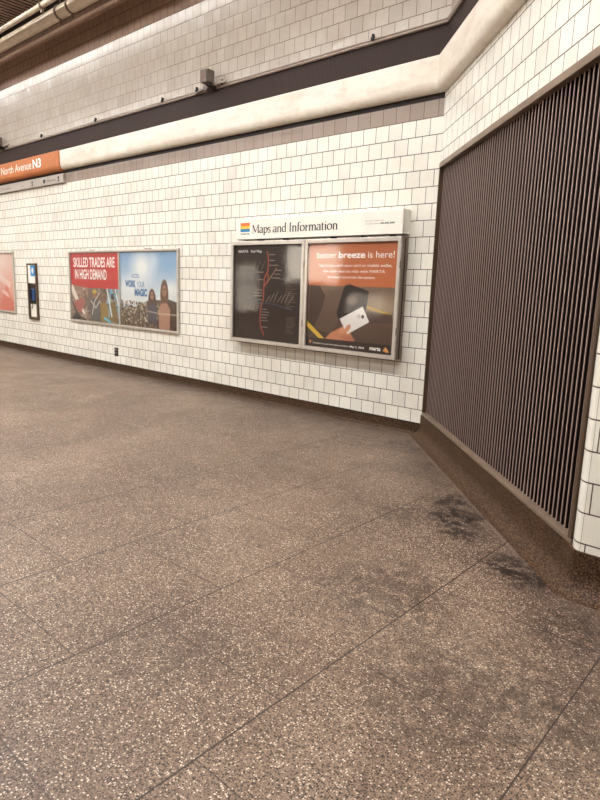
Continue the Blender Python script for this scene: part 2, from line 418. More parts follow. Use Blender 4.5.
# coved terrazzo base
def cove(rad, top, inset=0.0, n=7):
    pr = [(inset, top)]
    pr += [(inset+rad*(1-math.cos(math.pi/2*i/n))*1.0, rad*1.15*(1-math.sin(math.pi/2*i/n))+.001) for i in range(n+1)]
    return pr
mb = MB(); sweep_mesh(mb, [(XL, 0), (.03, 0)], cove(.022, BT+.002, -.012)); 
mb.face([(XL, 0.012, BT), (.0, .012, BT), (0, 0, BT), (XL, 0, BT)])
struct(mb.build('baseboard_back', BASE, smooth=True))
mb = MB(); sweep_mesh(mb, [diag(-.02)[:2], diag(2.95)[:2]]+arc[1:]+[(XR, PIER_Y)], [(-.03, .216), (.012, .214)]+cove(.095, .205, .012)[1:])
struct(mb.build('baseboard_diagonal', BASE, smooth=True))
# metal sill strip where the grille meets the base, closing the opening
mb = MB(); M = Matrix(((DX, -NX, 0, 0), (DY, -NY, 0, 0), (0, 0, 1, 0), (0, 0, 0, 1)))   # local x along wall, local -y out of wall

# ------------------------------------------------------------------ louvered grille
gr = thing('louver_grille', 'tall dark bronze louver grille of upright ribs filling the angled wall', 'grille', diag(1.55, 0, .215))
inv = Vector(gr.location)
def dbuild(mb, name, mats, **kw):
    return mb.build(name, mats, gr, inv=inv, **kw)
D0, D1, GZ0, GZ1 = .022, 3.060, .215, 2.588
mb = MB()
mb.box(D0, D1, -.014, .09, GZ1-.048, GZ1, 0, M); o = dbuild(mb, 'frame_rail', LIGHTBR, bevel=.004); o['label'] = 'pale top rail'
mb = MB(); mb.box(D0, D1, -.010, .09, GZ0, GZ0+.026, 0, M); dbuild(mb, 'frame_rail', LIGHTBR, bevel=.004)
mb = MB(); mb.box(D0, D0+.016, -.012, .09, GZ0+.026, GZ1-.048, 0, M); dbuild(mb, 'frame_stile', BRONZE, bevel=.003)
mb = MB(); mb.box(D1-.03, D1, -.012, .09, GZ0+.026, GZ1-.048, 0, M); dbuild(mb, 'frame_stile', BRONZE, bevel=.003)
mb = MB(); mb.box(D0, D1, .09, .098, GZ0+.02, GZ1-.048, 0, M); o = dbuild(mb, 'backing', BLACKB); o['label'] = 'near-black backing behind the ribs'
mb = MB(); x = D0+.016+.020
while x < D1-.045:
    # rib: flat nose in a lit tone, sides running back coloured as shade
    mb.box(x-.0042, x+.0042, .026, .0305, GZ0+.02, GZ1-.04, 0, M)
    mb.box(x-.003, x+.003, .0305, .070, GZ0+.02, GZ1-.04, 1, M)
    x += .04764
dbuild(mb, 'ribs', [RIB_LIT, RIB_SHADE])

# ------------------------------------------------------------------ cream fascia (long rounded box along the walls)
fz0, fz1, fd = 3.195, 3.492, .090
prof = [(0.0, fz0+.004), (.018, fz0)]+[(.050, fz0+.008), (.066, fz0+.018), (.078, fz0+.034), (.086, fz0+.056), (fd-.001, fz0+.074), (fd, fz0+.082), (fd, fz1-.008), (fd-.008, fz1), (0, fz1)]
fa = thing('metal_fascia', 'long cream rounded metal fascia above the white tiles of the straight wall', 'fascia', (-3.5, 0, fz0))
fb = thing('metal_fascia', 'cream rounded metal fascia climbing away at top right above the louver grille', 'fascia', diag(1.5, 0, fz0))
R = sweep([(xs_, 0) for xs_ in (-7.018, -5.052)]+[(-5.048, 0), (-2.282, 0), (-2.278, 0), (0, 0), diag(1.6)[:2], diag(1.604)[:2], diag(3.10)[:2], (XR-.01, PIER_Y)], prof)
for i0, i1, par in ((0, 1, fa), (2, 3, fa), (4, 5, fa), (5, 6, fb), (7, 8, fb), (8, 9, fb)):
    mb = MB()
    for j in range(len(prof)-1): mb.face([R[i0][j], R[i1][j], R[i1][j+1], R[i0][j+1]])
    mb.face(R[i0]); mb.face(R[i1][::-1]); mb.build('fascia_panel', FASC, par, smooth=True, inv=Vector(par.location))
# ------------------------------------------------------------------ text helpers
def raw_text(body, bold=0.0, space=1.0):
    cu = bpy.data.curves.new('t', 'FONT'); cu.body = body; cu.size = 1; cu.offset = bold; cu.resolution_u = 4; cu.space_character = space
    ob = bpy.data.objects.new('t', cu); COL.objects.link(ob)
    dg = bpy.context.evaluated_depsgraph_get(); me = bpy.data.meshes.new_from_object(ob.evaluated_get(dg))
    V = np.array([v.co[:2] for v in me.vertices]); Fc = [tuple(p.vertices) for p in me.polygons]
    bpy.data.objects.remove(ob); bpy.data.curves.remove(cu); bpy.data.meshes.remove(me)
    return V, Fc
def put(name, V, Fc, x0, x1, z0, z1, y, mat, parent=None, keep_h=None, skew=0):
    V = np.array(V, float); lo = V.min(0); hi = V.max(0)
    if keep_h: lo[1], hi[1] = keep_h
    X = x0+(V[:, 0]-lo[0])/(hi[0]-lo[0])*(x1-x0); Z = z0+(V[:, 1]-lo[1])/(hi[1]-lo[1])*(z1-z0)
    X = X+skew*(Z-z0)
    me = bpy.data.meshes.new(name)
    off = Vector(parent.location) if parent else Vector((0, 0, 0))
    P = parent
    while P is not None and P.parent is not None:
        P = P.parent; off = off+Vector(P.location)
    me.from_pydata([(a-off.x, y-off.y, b-off.z) for a, b in zip(X, Z)], [], Fc); me.materials.append(mat)
    # face the room
    bm = bmesh.new(); bm.from_mesh(me)
    for f in bm.faces:
        if f.normal.y > 0: f.normal_flip()
    bm.to_mesh(me); bm.free()
    o = bpy.data.objects.new(name, me); COL.objects.link(o)
    if parent: o.parent = parent
    return o
def text(name, body, x0, x1, z0, z1, y, mat, parent, bold=0.0, label=None):
    V, Fc = raw_text(body, bold)
    # z0 baseline, z1 cap height
    o = put(name, V, Fc, x0, x1, z0, z1, y, mat, parent, keep_h=(0, .70))
    if label: o['label'] = label
    return o

# old-style serif lettering drawn with a broad pen
def A(cx, cy, rx, ry, a0, a1, n=14):
    return [(cx+rx*math.cos(math.radians(a0+(a1-a0)*i/n)), cy+ry*math.sin(math.radians(a0+(a1-a0)*i/n))) for i in range(n+1)]
XH = .64
SER = {
 'M': (1.02, [[(.16, .02), (.16, .98)], [(.16, .98), (.50, .10)], [(.50, .10), (.84, .98)], [(.86, .98), (.88, .02)]],
       [(.05, 0, .27), (.03, 1, .22), (.80, 0, 1.0), (.82, 1, .98)]),
 'a': (.50, [A(.23, .47, .17, .17, 150, 0)+[(.40, .12)]+A(.47, .10, .07, .10, 180, 270, 5), [(.40, .37), (.22, .33)]+A(.21, .17, .16, .16, 110, 270)+[(.40, .12)]], []),
 'p': (.58, [[(.15, XH), (.15, -.28)], A(.30, .32, .24, .32, 130, -140)], [(.03, -.29, .28), (.02, XH-.03, .14)]),
 's': (.42, [A(.21, .48, .14, .15, 30, 200)+[(.22, .33)]+A(.21, .16, .15, .16, 70, -150)], []),
 'n': (.62, [[(.15, XH), (.15, 0)], A(.32, .42, .17, .21, 150, 0)+[(.49, 0)]], [(.04, 0, .27), (.38, 0, .61), (.03, XH-.03, .15)]),
 'd': (.60, [[(.45, 1.05), (.45, .02)], A(.29, .31, .23, .31, 50, 320)], [(.45, 0, .57), (.33, 1.03, .45)]),
 'I': (.36, [[(.18, 0), (.18, 1)]], [(.06, 0, .30), (.06, 1, .30)]),
 'f': (.36, [[(.16, 0), (.16, .78)]+A(.30, .82, .14, .20, 180, 50, 8)], [(.04, 0, .29), (.04, XH-.02, .34)]),
 'o': (.58, [A(.29, .32, .24, .32, 0, 360, 22)], []),
 'r': (.42, [[(.15, XH), (.15, 0)], [(.16, .42), (.26, .57), (.38, .60)]], [(.04, 0, .28), (.03, XH-.03, .15)]),
 'm': (.93, [[(.15, XH), (.15, 0)], A(.31, .42, .16, .21, 150, 0)+[(.47, 0)], A(.64, .42, .16, .21, 150, 0)+[(.80, 0)]], [(.04, 0, .26), (.37, 0, .58), (.69, 0, .92), (.03, XH-.03, .15)]),
 't': (.36, [[(.16, .80), (.16, .12)]+A(.26, .12, .10, .12, 180, 290, 7)], [(.04, XH-.02, .33)]),
 'i': (.30, [[(.15, XH), (.15, 0)], [(.15, .90), (.15, .84)]], [(.04, 0, .27), (.03, XH-.03, .15)]),
 ' ': (.28, [], []),
}
def serif(body):
    V = []; Fc = []; x = 0
    def q(a, b, c, d):
        i = len(V); V.extend([a, b, c, d]); Fc.append((i, i+1, i+2, i+3))
    for ch in body:
        wd, strokes, sers = SER[ch]
        for st in strokes:
            prev = None
            for (ax, ay), (bx, by) in zip(st, st[1:]):
                dx, dy = bx-ax, by-ay; Ln = math.hypot(dx, dy) or 1e-6; ux, uy = dx/Ln, dy/Ln
                ww = .028+.040*max(0, abs(uy*math.cos(.25)-ux*math.sin(.25)))**1.3
                if ch == 'M' and st is strokes[0] or (ch == 'M' and st is strokes[2]): ww = .03
                n = (-uy*ww, ux*ww); ex = (ux*.012, uy*.012)
                c1 = (x+ax-ex[0]+n[0], ay-ex[1]+n[1]); c2 = (x+ax-ex[0]-n[0], ay-ex[1]-n[1])
                c3 = (x+bx+ex[0]-n[0], by+ex[1]-n[1]); c4 = (x+bx+ex[0]+n[0], by+ex[1]+n[1])
                if prev: q(prev[0], prev[1], c2, c1)
                q(c1, c2, c3, c4); prev = (c4, c3)
        for (sa, sy, sb) in sers:
            q((x+sa, sy-.022), (x+sb, sy-.022), (x+sb, sy+.022), (x+sa, sy+.022))
        x += wd
    return V, Fc

# ------------------------------------------------------------------ poster painter
class Art:
    def __init__(s, w, h, nx, ny, bg):
        s.nx, s.ny, s.w, s.h = nx, ny, w, h
        s.X, s.Y = np.meshgrid((np.arange(nx)+.5)/nx, (np.arange(ny)+.5)/ny)     # 0..1, y up
        s.C = np.zeros((ny, nx, 3)); s.C[:] = bg
        s.rng = np.random.RandomState(7)
    def blend(s, m, c): m = np.clip(m, 0, 1)[..., None]; s.C = s.C*(1-m)+np.array(c, float)*m
    def poly(s, pts, c, a=1.0):
        # even-odd, 2x2 supersample
        acc = np.zeros_like(s.X)
        for ox in (-.25, .25):
            for oy in (-.25, .25):
                X = s.X+ox/s.nx; Y = s.Y+oy/s.ny; ins = np.zeros(X.shape, bool); n = len(pts)
                for i in range(n):
                    x1, y1 = pts[i]; x2, y2 = pts[(i+1) % n]
                    if y1 == y2: continue
                    cnd = ((y1 > Y) != (y2 > Y)) & (X < (x2-x1)*(Y-y1)/(y2-y1)+x1); ins ^= cnd
                acc += ins*.25
        s.blend(acc*a, c)
    def ell(s, cx, cy, rx, ry, c, a=1.0, soft=.15, rot=0):
        dx = s.X-cx; dy = s.Y-cy; cr, sr = math.cos(rot), math.sin(rot); asp = s.h/s.w
        ex = dx*cr+dy*asp*sr; ey = (-dx*sr+dy*asp*cr)/asp
        r = np.sqrt((ex/rx)**2+(ey/ry)**2); s.blend(np.clip((1-r)/soft, 0, 1)*a, c)
    def line(s, pts, wd, c, a=1.0):
        asp = s.h/s.w; m = np.zeros_like(s.X)
        for (x1, y1), (x2, y2) in zip(pts, pts[1:]):
            dx, dy = x2-x1, (y2-y1)*asp; L2 = dx*dx+dy*dy+1e-12
            t = np.clip(((s.X-x1)*dx+(s.Y-y1)*asp*dy)/L2, 0, 1)
            d = np.hypot(s.X-x1-t*dx, (s.Y-y1)*asp-t*dy); m = np.maximum(m, np.clip((wd-d)*s.nx+.5, 0, 1))
        s.blend(m*a, c)
    def grad(s, y0, y1, c0, c1, mask=None):
        t = np.clip((s.Y-y0)/(y1-y0), 0, 1)[..., None]; col = np.array(c0)*(1-t)+np.array(c1)*t
        mm = ((s.Y >= y0) & (s.Y <= y1)) if mask is None else mask
        s.C[mm] = col[mm]
    def mesh(s, name, x0, x1, z0, z1, y, gain=.95):
        nx, ny = s.nx, s.ny
        xs = np.linspace(x0, x1, nx+1); zs = np.linspace(z0, z1, ny+1)
        V = np.array([(a, 0, b) for b in zs for a in xs]); c = Vector(((x0+x1)/2, y, z0))
        V[:, 0] -= c.x; V[:, 2] -= c.z
        idx = np.arange((nx+1)*(ny+1)).reshape(ny+1, nx+1)
        Fc = np.stack([idx[:-1, :-1], idx[:-1, 1:], idx[1:, 1:], idx[1:, :-1]], -1).reshape(-1, 4)
        n0 = len(V)
        # a sheet with thickness: back and rim
        Vb = [(x0-c.x, .003, 0), (x1-c.x, .003, 0), (x1-c.x, .003, z1-z0), (x0-c.x, .003, z1-z0)]
        fr = [int(idx[0, 0]), int(idx[0, -1]), int(idx[-1, -1]), int(idx[-1, 0])]
        faces = [tuple(map(int, f)) for f in Fc]+[(n0+3, n0+2, n0+1, n0)]
        for i in range(4):
            j = (i+1) % 4; faces.append((fr[j], fr[i], n0+i, n0+j))
        me = bpy.data.meshes.new(name); me.from_pydata([tuple(v) for v in V]+Vb, [], faces)
        ca = me.color_attributes.new('ink', 'FLOAT_COLOR', 'CORNER')
        C = np.clip(s.C, 0, 255)/255.0; C = np.where(C <= .04045, C/12.92, ((C+.055)/1.055)**2.4)
        C = np.minimum(C*gain, .93); C = np.repeat(C.reshape(-1, 3), 4, 0); C = np.concatenate([C, np.full((20, 3), .6)]); C = np.concatenate([C, np.ones((len(C), 1))], 1)
        ca.data.foreach_set('color', C.astype(np.float32).ravel())
        me.materials.append(PRINT)
        o = bpy.data.objects.new(name, me); COL.objects.link(o); o.location = c
        return o

def frame_mb(x0, x1, z0, z1, y0, y1, wd):
    mb = MB()
    mb.box(x0, x1, y0, y1, z1-wd, z1); mb.box(x0, x1, y0, y1, z0, z0+wd)
    mb.box(x0, x0+wd, y0, y1, z0+wd, z1-wd); mb.box(x1-wd, x1, y0, y1, z0+wd, z1-wd)
    return mb
def pane(x0, x1, z0, z1, y, mat, parent, name='glazing'):
    mb = MB(); mb.face([(x0, y, z0), (x1, y, z0), (x1, y, z1), (x0, y, z1)])
    return mb.build(name, mat, parent, inv=Vector(parent.location), merge=False)

# ------------------------------------------------------------------ double poster frame
pf = thing('advertising_holder', 'wide aluminium wall frame holding two advertising posters side by side', 'poster frame', (-5.45, 0, .712))
ip = Vector(pf.location)
PX0, PX1, PZ0, PZ1 = -6.975, -3.925, .712, 1.885
frame_mb(PX0, PX1, PZ0, PZ1, -.035, -.001, .032).build('frame', ALU, pf, inv=ip, bevel=.004)
mb = MB(); mb.box(-5.435, -5.405, -.034, -.001, PZ0+.032, PZ1-.032); mb.build('divider', ALU, pf, inv=ip, bevel=.003)
mb = MB(); mb.box(PX0+.01, PX1-.01, -.006, -.001, PZ0+.01, PZ1-.01); mb.build('back_panel', ALU_D, pf, inv=ip)
pane(PX0+.032, -5.435, PZ0+.032, PZ1-.032, -.026, ACRYL, pf)
pane(-5.405, PX1-.032, PZ0+.032, PZ1-.032, -.026, ACRYL, pf)
for cx in (-6.2, -4.65):
    mb = MB(); mb.box(cx-.07, cx+.07, -.03, -.006, PZ1, PZ1+.012); mb.build('top_latch', ALU_D, pf, inv=ip)

rg = random.Random(11)
a = Art(1.48, 1.11, 130, 98, (196, 48, 46))
a.grad(0, .49, (96, 74, 62), (150, 130, 116))
a.poly([(0, 0), (.36, 0), (.34, .49), (0, .53)], (150, 120, 104))
a.poly([(.36, 0), (1, 0), (1, .49), (.36, .49)], (112, 96, 84))
a.poly([(.66, .0), (.80, .49), (1, .49), (1, .0)], (120, 176, 200))
for i in range(230):
    x = rg.random(); y = rg.random()*.47; c = rg.choice([(220, 208, 192), (60, 44, 36), (150, 110, 80), (90, 86, 84), (190, 170, 150)])
    a.ell(x, y, .01+rg.random()*.025, .015+rg.random()*.04, c, .6, .5, rg.random()*3)
a.poly([(.0, .52), (.03, .53), (.16, .30), (.30, .10), (.26, .08), (.08, .30), (0, .42)], (236, 226, 212))
a.poly([(.03, .18), (.10, .30), (.26, .33), (.30, .26), (.18, .10)], (170, 96, 84))
a.poly([(0, 0), (.10, .14), (.18, .05), (.2, 0)], (40, 30, 28)); a.line([(.02, .25), (.14, .06), (.3, .0)], .012, (40, 30, 28))
# tradespeople at work
a.ell(.50, .40, .045, .055, (150, 98, 66)); a.ell(.50, .44, .05, .03, (196, 170, 60)); a.poly([(.42, .02), (.40, .28), (.46, .34), (.56, .34), (.60, .2), (.58, .0)], (92, 88, 88))
a.line([(.44, .1), (.5, .3), (.6, .42)], .008, (206, 198, 190)); a.line([(.42, .3), (.52, .2), (.6, .3)], .008, (206, 198, 190))
a.ell(.70, .36, .035, .05, (126, 88, 62)); a.poly([(.62, .02), (.62, .26), (.68, .30), (.75, .28), (.78, .14), (.76, .0)], (150, 124, 60))
a.ell(.86, .38, .035, .05, (70, 56, 48)); a.poly([(.80, .02), (.80, .24), (.84, .32), (.92, .30), (.97, .1), (.96, .0)], (128, 104, 56))
a.line([(.76, .48), (.84, .1)], .012, (226, 232, 232)); a.line([(.92, .48), (.99, .2)], .01, (226, 232, 232))
a.line([(.8, .02), (.7, .06)], .014, (110, 190, 220))
po = a.mesh('poster', -6.935, -5.44, PZ0+.04, PZ1-.04, -.010)
tag(po, 'red trades poster with workers below, left half of the double frame', 'poster')
text('lettering', 'SKILLED TRADES ARE', -6.84, -5.56, 1.625, 1.775, -.0115, WINK, po, .022)
text('lettering', 'IN HIGH DEMAND', -6.80, -5.80, 1.43, 1.585, -.0115, WINK, po, .022)

b = Art(1.48, 1.11, 130, 98, (210, 222, 232))
b.grad(.3, 1.0, (236, 236, 232), (128, 168, 208))
b.ell(.40, .80, .28, .34, (246, 246, 242), .95, .8); b.ell(.2, .55, .3, .2, (244, 244, 240), .8, .8); b.ell(.9, .52, .2, .14, (240, 240, 236), .9, .7)
b.ell(.85, .82, .25, .16, (140, 178, 214), .6, .9); b.ell(.62, .9, .12, .2, (240, 242, 242), .5, .9)
b.poly([(0, 0), (0, .24), (.3, .27), (.5, .36), (.62, .38), (.85, .38), (1, .36), (1, 0)], (104, 84, 66))
for i in range(560):
    x = rg.random(); y = rg.random()**.8*.34
    c = rg.choice([(206, 190, 168), (66, 50, 42), (156, 130, 100), (126, 112, 80), (86, 68, 56), (226, 216, 200), (52, 40, 36)])
    b.ell(x, y, .008+rg.random()*.014, .010+rg.random()*.018, c, .85, .5)
b.ell(.84, .06, .28, .11, (78, 54, 44), .9, .3); b.poly([(.84, .12), (.84, .40), (1, .36), (1, .1)], (82, 62, 50), .8)
b.ell(.575, .36, .070, .17, (92, 62, 46)); b.ell(.575, .43, .032, .06, (176, 130, 104)); b.line([(.555, .44), (.567, .44)], .004, (60, 40, 34)); b.line([(.583, .44), (.595, .44)], .004, (60, 40, 34)); b.line([(.565, .40), (.585, .40)], .003, (150, 70, 64)); b.poly([(.50, .06), (.49, .28), (.54, .33), (.62, .33), (.66, .26), (.65, .04)], (84, 76, 84))
b.ell(.785, .44, .072, .22, (112, 80, 64)); b.ell(.785, .50, .040, .08, (164, 126, 104)); b.line([(.763, .52), (.776, .52)], .004, (60, 40, 34)); b.line([(.794, .52), (.807, .52)], .004, (60, 40, 34)); b.line([(.774, .46), (.796, .46)], .003, (150, 76, 70)); b.poly([(.69, .0), (.69, .28), (.74, .34), (.83, .34), (.88, .26), (.87, .0)], (178, 134, 112))
b.line([(.5, .22), (.7, .2), (.98, .2)], .006, (214, 196, 176), .7)
po = b.mesh('poster', -5.40, PX1-.04, PZ0+.04, PZ1-.04, -.010)
tag(po, 'blue sky poster with two long-haired people before a crowd, right half of the frame', 'poster')
text('lettering', 'ACCESS', -5.10, -4.90, 1.47, 1.53, -.0115, BLUE, po, .008)
text('lettering', 'WORK', -5.27, -4.99, 1.335, 1.43, -.0115, BLUE, po, .05)
o = text('lettering', 'YOUR', -4.96, -4.76, 1.335, 1.42, -.0115, MARK['b'], po, .0, 'thin letters')
text('lettering', 'MAGIC', -5.02, -4.70, 1.21, 1.31, -.0115, BLUE, po, .05)

# ------------------------------------------------------------------ poster at the left edge
lf = thing('advertising_holder', 'aluminium frame round a pale red poster at the far left of the tiled wall', 'poster frame', (-10.4, 0, .735))
il = Vector(lf.location); LX0, LX1, LZ0, LZ1 = -10.68, -9.16, .722, 1.905
frame_mb(LX0, LX1, LZ0, LZ1, -.035, -.001, .034).build('frame', ALU, lf, inv=il, bevel=.004)
mb = MB(); mb.box(LX0+.01, LX1-.01, -.006, -.001, LZ0+.01, LZ1-.01); mb.build('back_panel', ALU_D, lf, inv=il)
pane(LX0+.034, LX1-.034, LZ0+.034, LZ1-.034, -.026, ACRYL, lf)
c = Art(1.44, 1.1, 100, 80, (226, 158, 138))
c.grad(0, 1, (214, 120, 100), (240, 220, 208))
c.poly([(.4, 1), (1, .1), (1, 1)], (236, 178, 160), .5); c.poly([(.5, 0), (.75, .5), (1, .05), (1, 0)], (216, 96, 76), .6)
c.poly([(.30, .62), (.86, .40), (.90, .50), (.34, .74)], (246, 232, 224), .6); c.ell(.72, .30, .16, .05, (248, 232, 222), .7, .5, -.3); c.ell(.5, .85, .5, .3, (246, 234, 226), .7, .9)
po = c.mesh('poster', LX0+.04, LX1-.04, LZ0+.04, LZ1-.04, -.010)
tag(po, 'faded pinkish red poster cut off at the left edge of the view', 'poster')

# ------------------------------------------------------------------ narrow phone cabinet
pc = thing('emergency_phone_cabinet', 'narrow bronze-framed wall cabinet with a blue telephone between the posters', 'phone cabinet', (-8.38, 0, .645))
ic = Vector(pc.location); CX0, CX1, CZ0, CZ1 = -8.565, -8.195, .645, 1.682
frame_mb(CX0, CX1, CZ0, CZ1, -.04, -.001, .035).build('frame', BRONZE, pc, inv=ic, bevel=.003)
mb = MB(); mb.box(CX0+.03, CX1-.03, -.006, -.001, CZ0+.03, CZ1-.03); mb.build('back_panel', simple('steel_back', (120, 104, 92), .35, .6), pc, inv=ic)
mb = MB(); mb.box(CX0+.035, CX1-.035, -.03, -.006, 1.32, CZ1-.035); sgn = mb.build('sign_plate', ENAMEL, pc, inv=ic)
mb = MB(); mb.box(-8.42, -8.25, -.033, -.030, 1.45, 1.64); o = mb.build('blue_symbol', simple('symbol_blue', (36, 140, 206), .4), pc, inv=ic)
mb = MB(); mb.box(-8.36, -8.31, -.0345, -.033, 1.50, 1.60); mb.box(-8.38, -8.29, -.0345, -.033, 1.535, 1.565); mb.build('white_mark', WINK, pc, inv=ic)
mb = MB(); mb.box(CX0+.035, CX1-.035, -.012, -.006, .95, 1.30); mb.build('dark_panel', DARKMET, pc, inv=ic)
mb = MB(); mb.box(-8.44, -8.30, -.035, -.012, 1.0, 1.22); ph = mb.build('telephone', simple('phone_blue', (40, 74, 120), .35), pc, inv=ic, bevel=.008)
mb = MB(); mb.tube((-8.41, -.05, 1.03), (-8.41, -.05, 1.19), .014, 12); mb.tube((-8.41, -.05, 1.03), (-8.41, -.035, 1.03), .024, 12); mb.tube((-8.41, -.05, 1.19), (-8.41, -.035, 1.19), .024, 12)
mb.build('handset', simple('handset_navy', (24, 34, 60), .35), pc, inv=ic, smooth=True)
mb = MB(); mb.path([(-8.41+.03*math.sin(t*2), -.03, 1.02-.03*t) for t in [i*.5 for i in range(13)]], .006); mb.build('cord', DARKMET, pc, inv=ic)
mb = MB(); mb.box(CX0+.05, CX1-.05, -.012, -.006, CZ0+.05, .93); mb.build('lower_panel', ENAMEL, pc, inv=ic, bevel=.002)

# ------------------------------------------------------------------ socket
so = thing('wall_socket', 'small dark socket plate low on the white tiles', 'socket', (-5.578, 0, .235)); i_ = Vector(so.location)
mb = MB(); mb.box(-5.625, -5.53, -.012, -.001, .235, .372); mb.build('cover_plate', DARKMET, so, inv=i_, bevel=.003)
for z in (.27, .325):
    mb = MB(); mb.box(-5.60, -5.555, -.016, -.012, z, z+.03); mb.build('outlet', simple('outlet_grey', (120, 106, 96), .5), so, inv=i_, bevel=.002)

# ------------------------------------------------------------------ map case
MD = .115
mc = thing('display_case', 'deep aluminium wall display case with two glazed doors beside the angled wall', 'display case', (-1.5, 0, .74)); im = Vector(mc.location)
MX0, MX1, MZ0, MZ1 = -2.735, -.285, .735, 1.935
mb = MB()
t_ = .012
mb.box(MX0, MX1, -MD+.012, -.001, MZ1-t_, MZ1); mb.box(MX0, MX1, -MD+.012, -.001, MZ0, MZ0+t_)
mb.box(MX0, MX0+t_, -MD+.012, -.001, MZ0+t_, MZ1-t_); mb.box(MX1-t_, MX1, -MD+.012, -.001, MZ0+t_, MZ1-t_)
mb.box(MX0+t_, MX1-t_, -.012, -.001, MZ0+t_, MZ1-t_)
mb.build('case_body', ALU_D, mc, inv=im)
mb = MB(); mb.box(MX1, MX1+.006, -.062, -.050, MZ0+.01, MZ1-.01); mb.build('side_groove', DARKMET, mc, inv=im)
MM = -1.525
for (x0, x1) in ((MX0, MM-.004), (MM+.004, MX1)):
    d = frame_mb(x0, x1, MZ0, MZ1, -MD-.012, -MD+.012, .042).build('door', ALU, mc, inv=im, bevel=.005)
    mb = MB(); mb.face([(x0+.042, -MD-.004, MZ0+.042), (x1-.042, -MD-.004, MZ0+.042), (x1-.042, -MD-.004, MZ1-.042), (x0+.042, -MD-.004, MZ1-.042)])
    mb.build('glazing', GLASS, d, inv=im, merge=False)
    for z in (MZ0+.25, MZ1-.3):
        mb = MB(); mb.box(x1-.004, x1+.004, -MD-.016, -MD-.008, z, z+.07); mb.build('hinge', ALU_D, d, inv=im)
# map
W_, H_ = 1.12, 1.11
m = Art(W_, H_, 190, 190, (44, 27, 20))
m.ell(.3, .3, .5, .4, (52, 34, 28), .6, .9)
rd = (186, 84, 58); wt = (205, 190, 176)
m.line([(.50, .93), (.52, .86), (.52, .74), (.47, .66), (.46, .57), (.46, .44), (.42, .35), (.41, .20), (.43, .13), (.47, .06)], .007, rd)
m.line([(.46, .57), (.58, .69), (.64, .76)], .004, (196, 150, 130)); m.line([(.46, .57), (.52, .62), (.52, .70)], .006, rd)
m.line([(.44, .395), (.30, .41), (.24, .46)], .004, (90, 96, 120)); m.line([(.44, .395), (.62, .39), (.88, .34)], .004, (70, 80, 110))
for i, (x, y, s) in enumerate([(.51, .90, 1), (.52, .84, 1), (.52, .79, 1), (.47, .72, -1), (.47, .64, -1), (.60, .70, 1), (.62, .74, 1), (.55, .66, 1), (.46, .53, -1), (.46, .50, -1), (.46, .47, -1), (.46, .43, -1), (.42, .33, 1), (.41, .30, 1), (.41, .27, 1), (.41, .24, 1), (.41, .21, 1), (.42, .14, 1)]):
    ln = rg.uniform(.06, .13)
    m.line([(x+s*.02, y), (x+s*(.02+ln), y)], .0035, wt, .8)
for i in range(7):   # slanted station names
    m.line([(.50+i*.055, .41), (.56+i*.055, .48+.02*(i % 3))], .0035, wt, .75)
    if i < 4: m.line([(.16+i*.06, .31), (.20+i*.06, .37)], .0035, wt, .7)
for k_ in range(14): m.line([(.78, .64-.022*k_), (.78+rg.uniform(.06, .16), .64-.022*k_)], .003, (150, 134, 122), .7)
for k_ in range(9): m.line([(.80, .26-.02*k_), (.80+rg.uniform(.05, .14), .26-.02*k_)], .003, (150, 134, 122), .7)
for k_ in range(5):
    m.line([(.14+.07*k_, .74), (.19+.07*k_, .83)], .003, wt, .5)
po = m.mesh('map_poster', MX0+.05, MM-.05, MZ0+.045, MZ1-.045, -.10, .8)
tag(po, 'dark brown rail map poster behind glass in the left door of the case', 'poster')
text('map_title', 'MARTA', -2.62, -2.45, 1.805, 1.835, -.1012, WINK, po, .01); text('map_title', 'Rail Map', -2.40, -2.22, 1.805, 1.835, -.1012, WINK, po, .0)

e = Art(1.12, 1.11, 150, 150, (110, 84, 66))
e.grad(0, .62, (72, 50, 38), (124, 100, 82)); e.grad(.60, 1.0, (196, 108, 62), (186, 106, 66))
e.ell(.62, .45, .3, .13, (150, 128, 104), .8, .7); e.ell(.9, .42, .2, .16, (176, 156, 130), .8, .7); e.ell(.2, .2, .3, .2, (60, 44, 36), .5, .8)
e.poly([(.02, .10), (.02, .60), (.14, .60), (.22, .5), (.12, .2)], (66, 48, 38), .8)
e.poly([(.27, .55), (.55, .60), (.42, .30), (.30, .14), (.08, .18)], (104, 84, 68), .7)
e.line([(.0, .22), (.24, .05)], .022, (216, 176, 58)); e.line([(.58, .58), (.70, .42), (.95, .36)], .010, (196, 156, 60))
e.poly([(.44, .60), (.50, .62), (.72, .56), (.70, .40), (.66, .30), (.40, .26), (.36, .34)], (34, 24, 22))
e.ell(.53, .47, .09, .06, (126, 108, 92), .8, .5); e.ell(.58, .53, .08, .03, (86, 70, 60), .9, .5)
e.poly([(.66, .38), (.98, .36), (.98, .28), (.60, .27)], (70, 52, 42), .8)
# hand and white fare card
e.poly([(.22, .07), (.30, .15), (.44, .22), (.52, .20), (.56, .12), (.54, .04), (.40, .02), (.24, .03)], (196, 128, 92))
e.ell(.47, .20, .09, .035, (214, 148, 112), 1, .3, .5); e.ell(.50, .10, .10, .045, (182, 114, 82), 1, .3)
e.poly([(.40, .29), (.66, .42), (.74, .28), (.50, .15)], (236, 230, 224))
e.ell(.50, .205, .055, .028, (212, 146, 110), 1, .3, .9)
e.ell(.665, .325, .018, .020, (70, 62, 60), 1, .3); e.poly([(.60, .335), (.63, .35), (.645, .32), (.615, .305)], (206, 196, 186))
e.poly([(0, 0), (1, 0), (1, .085), (0, .085)], (50, 32, 26))
e.ell(.05, .045, .014, .018, (200, 130, 60)); e.poly([(.90, .03), (.93, .07), (.97, .025), (.95, .015)], (222, 160, 96))
po = e.mesh('fare_card_poster', MM+.05, MX1-.05, MZ0+.045, MZ1-.045, -.10)
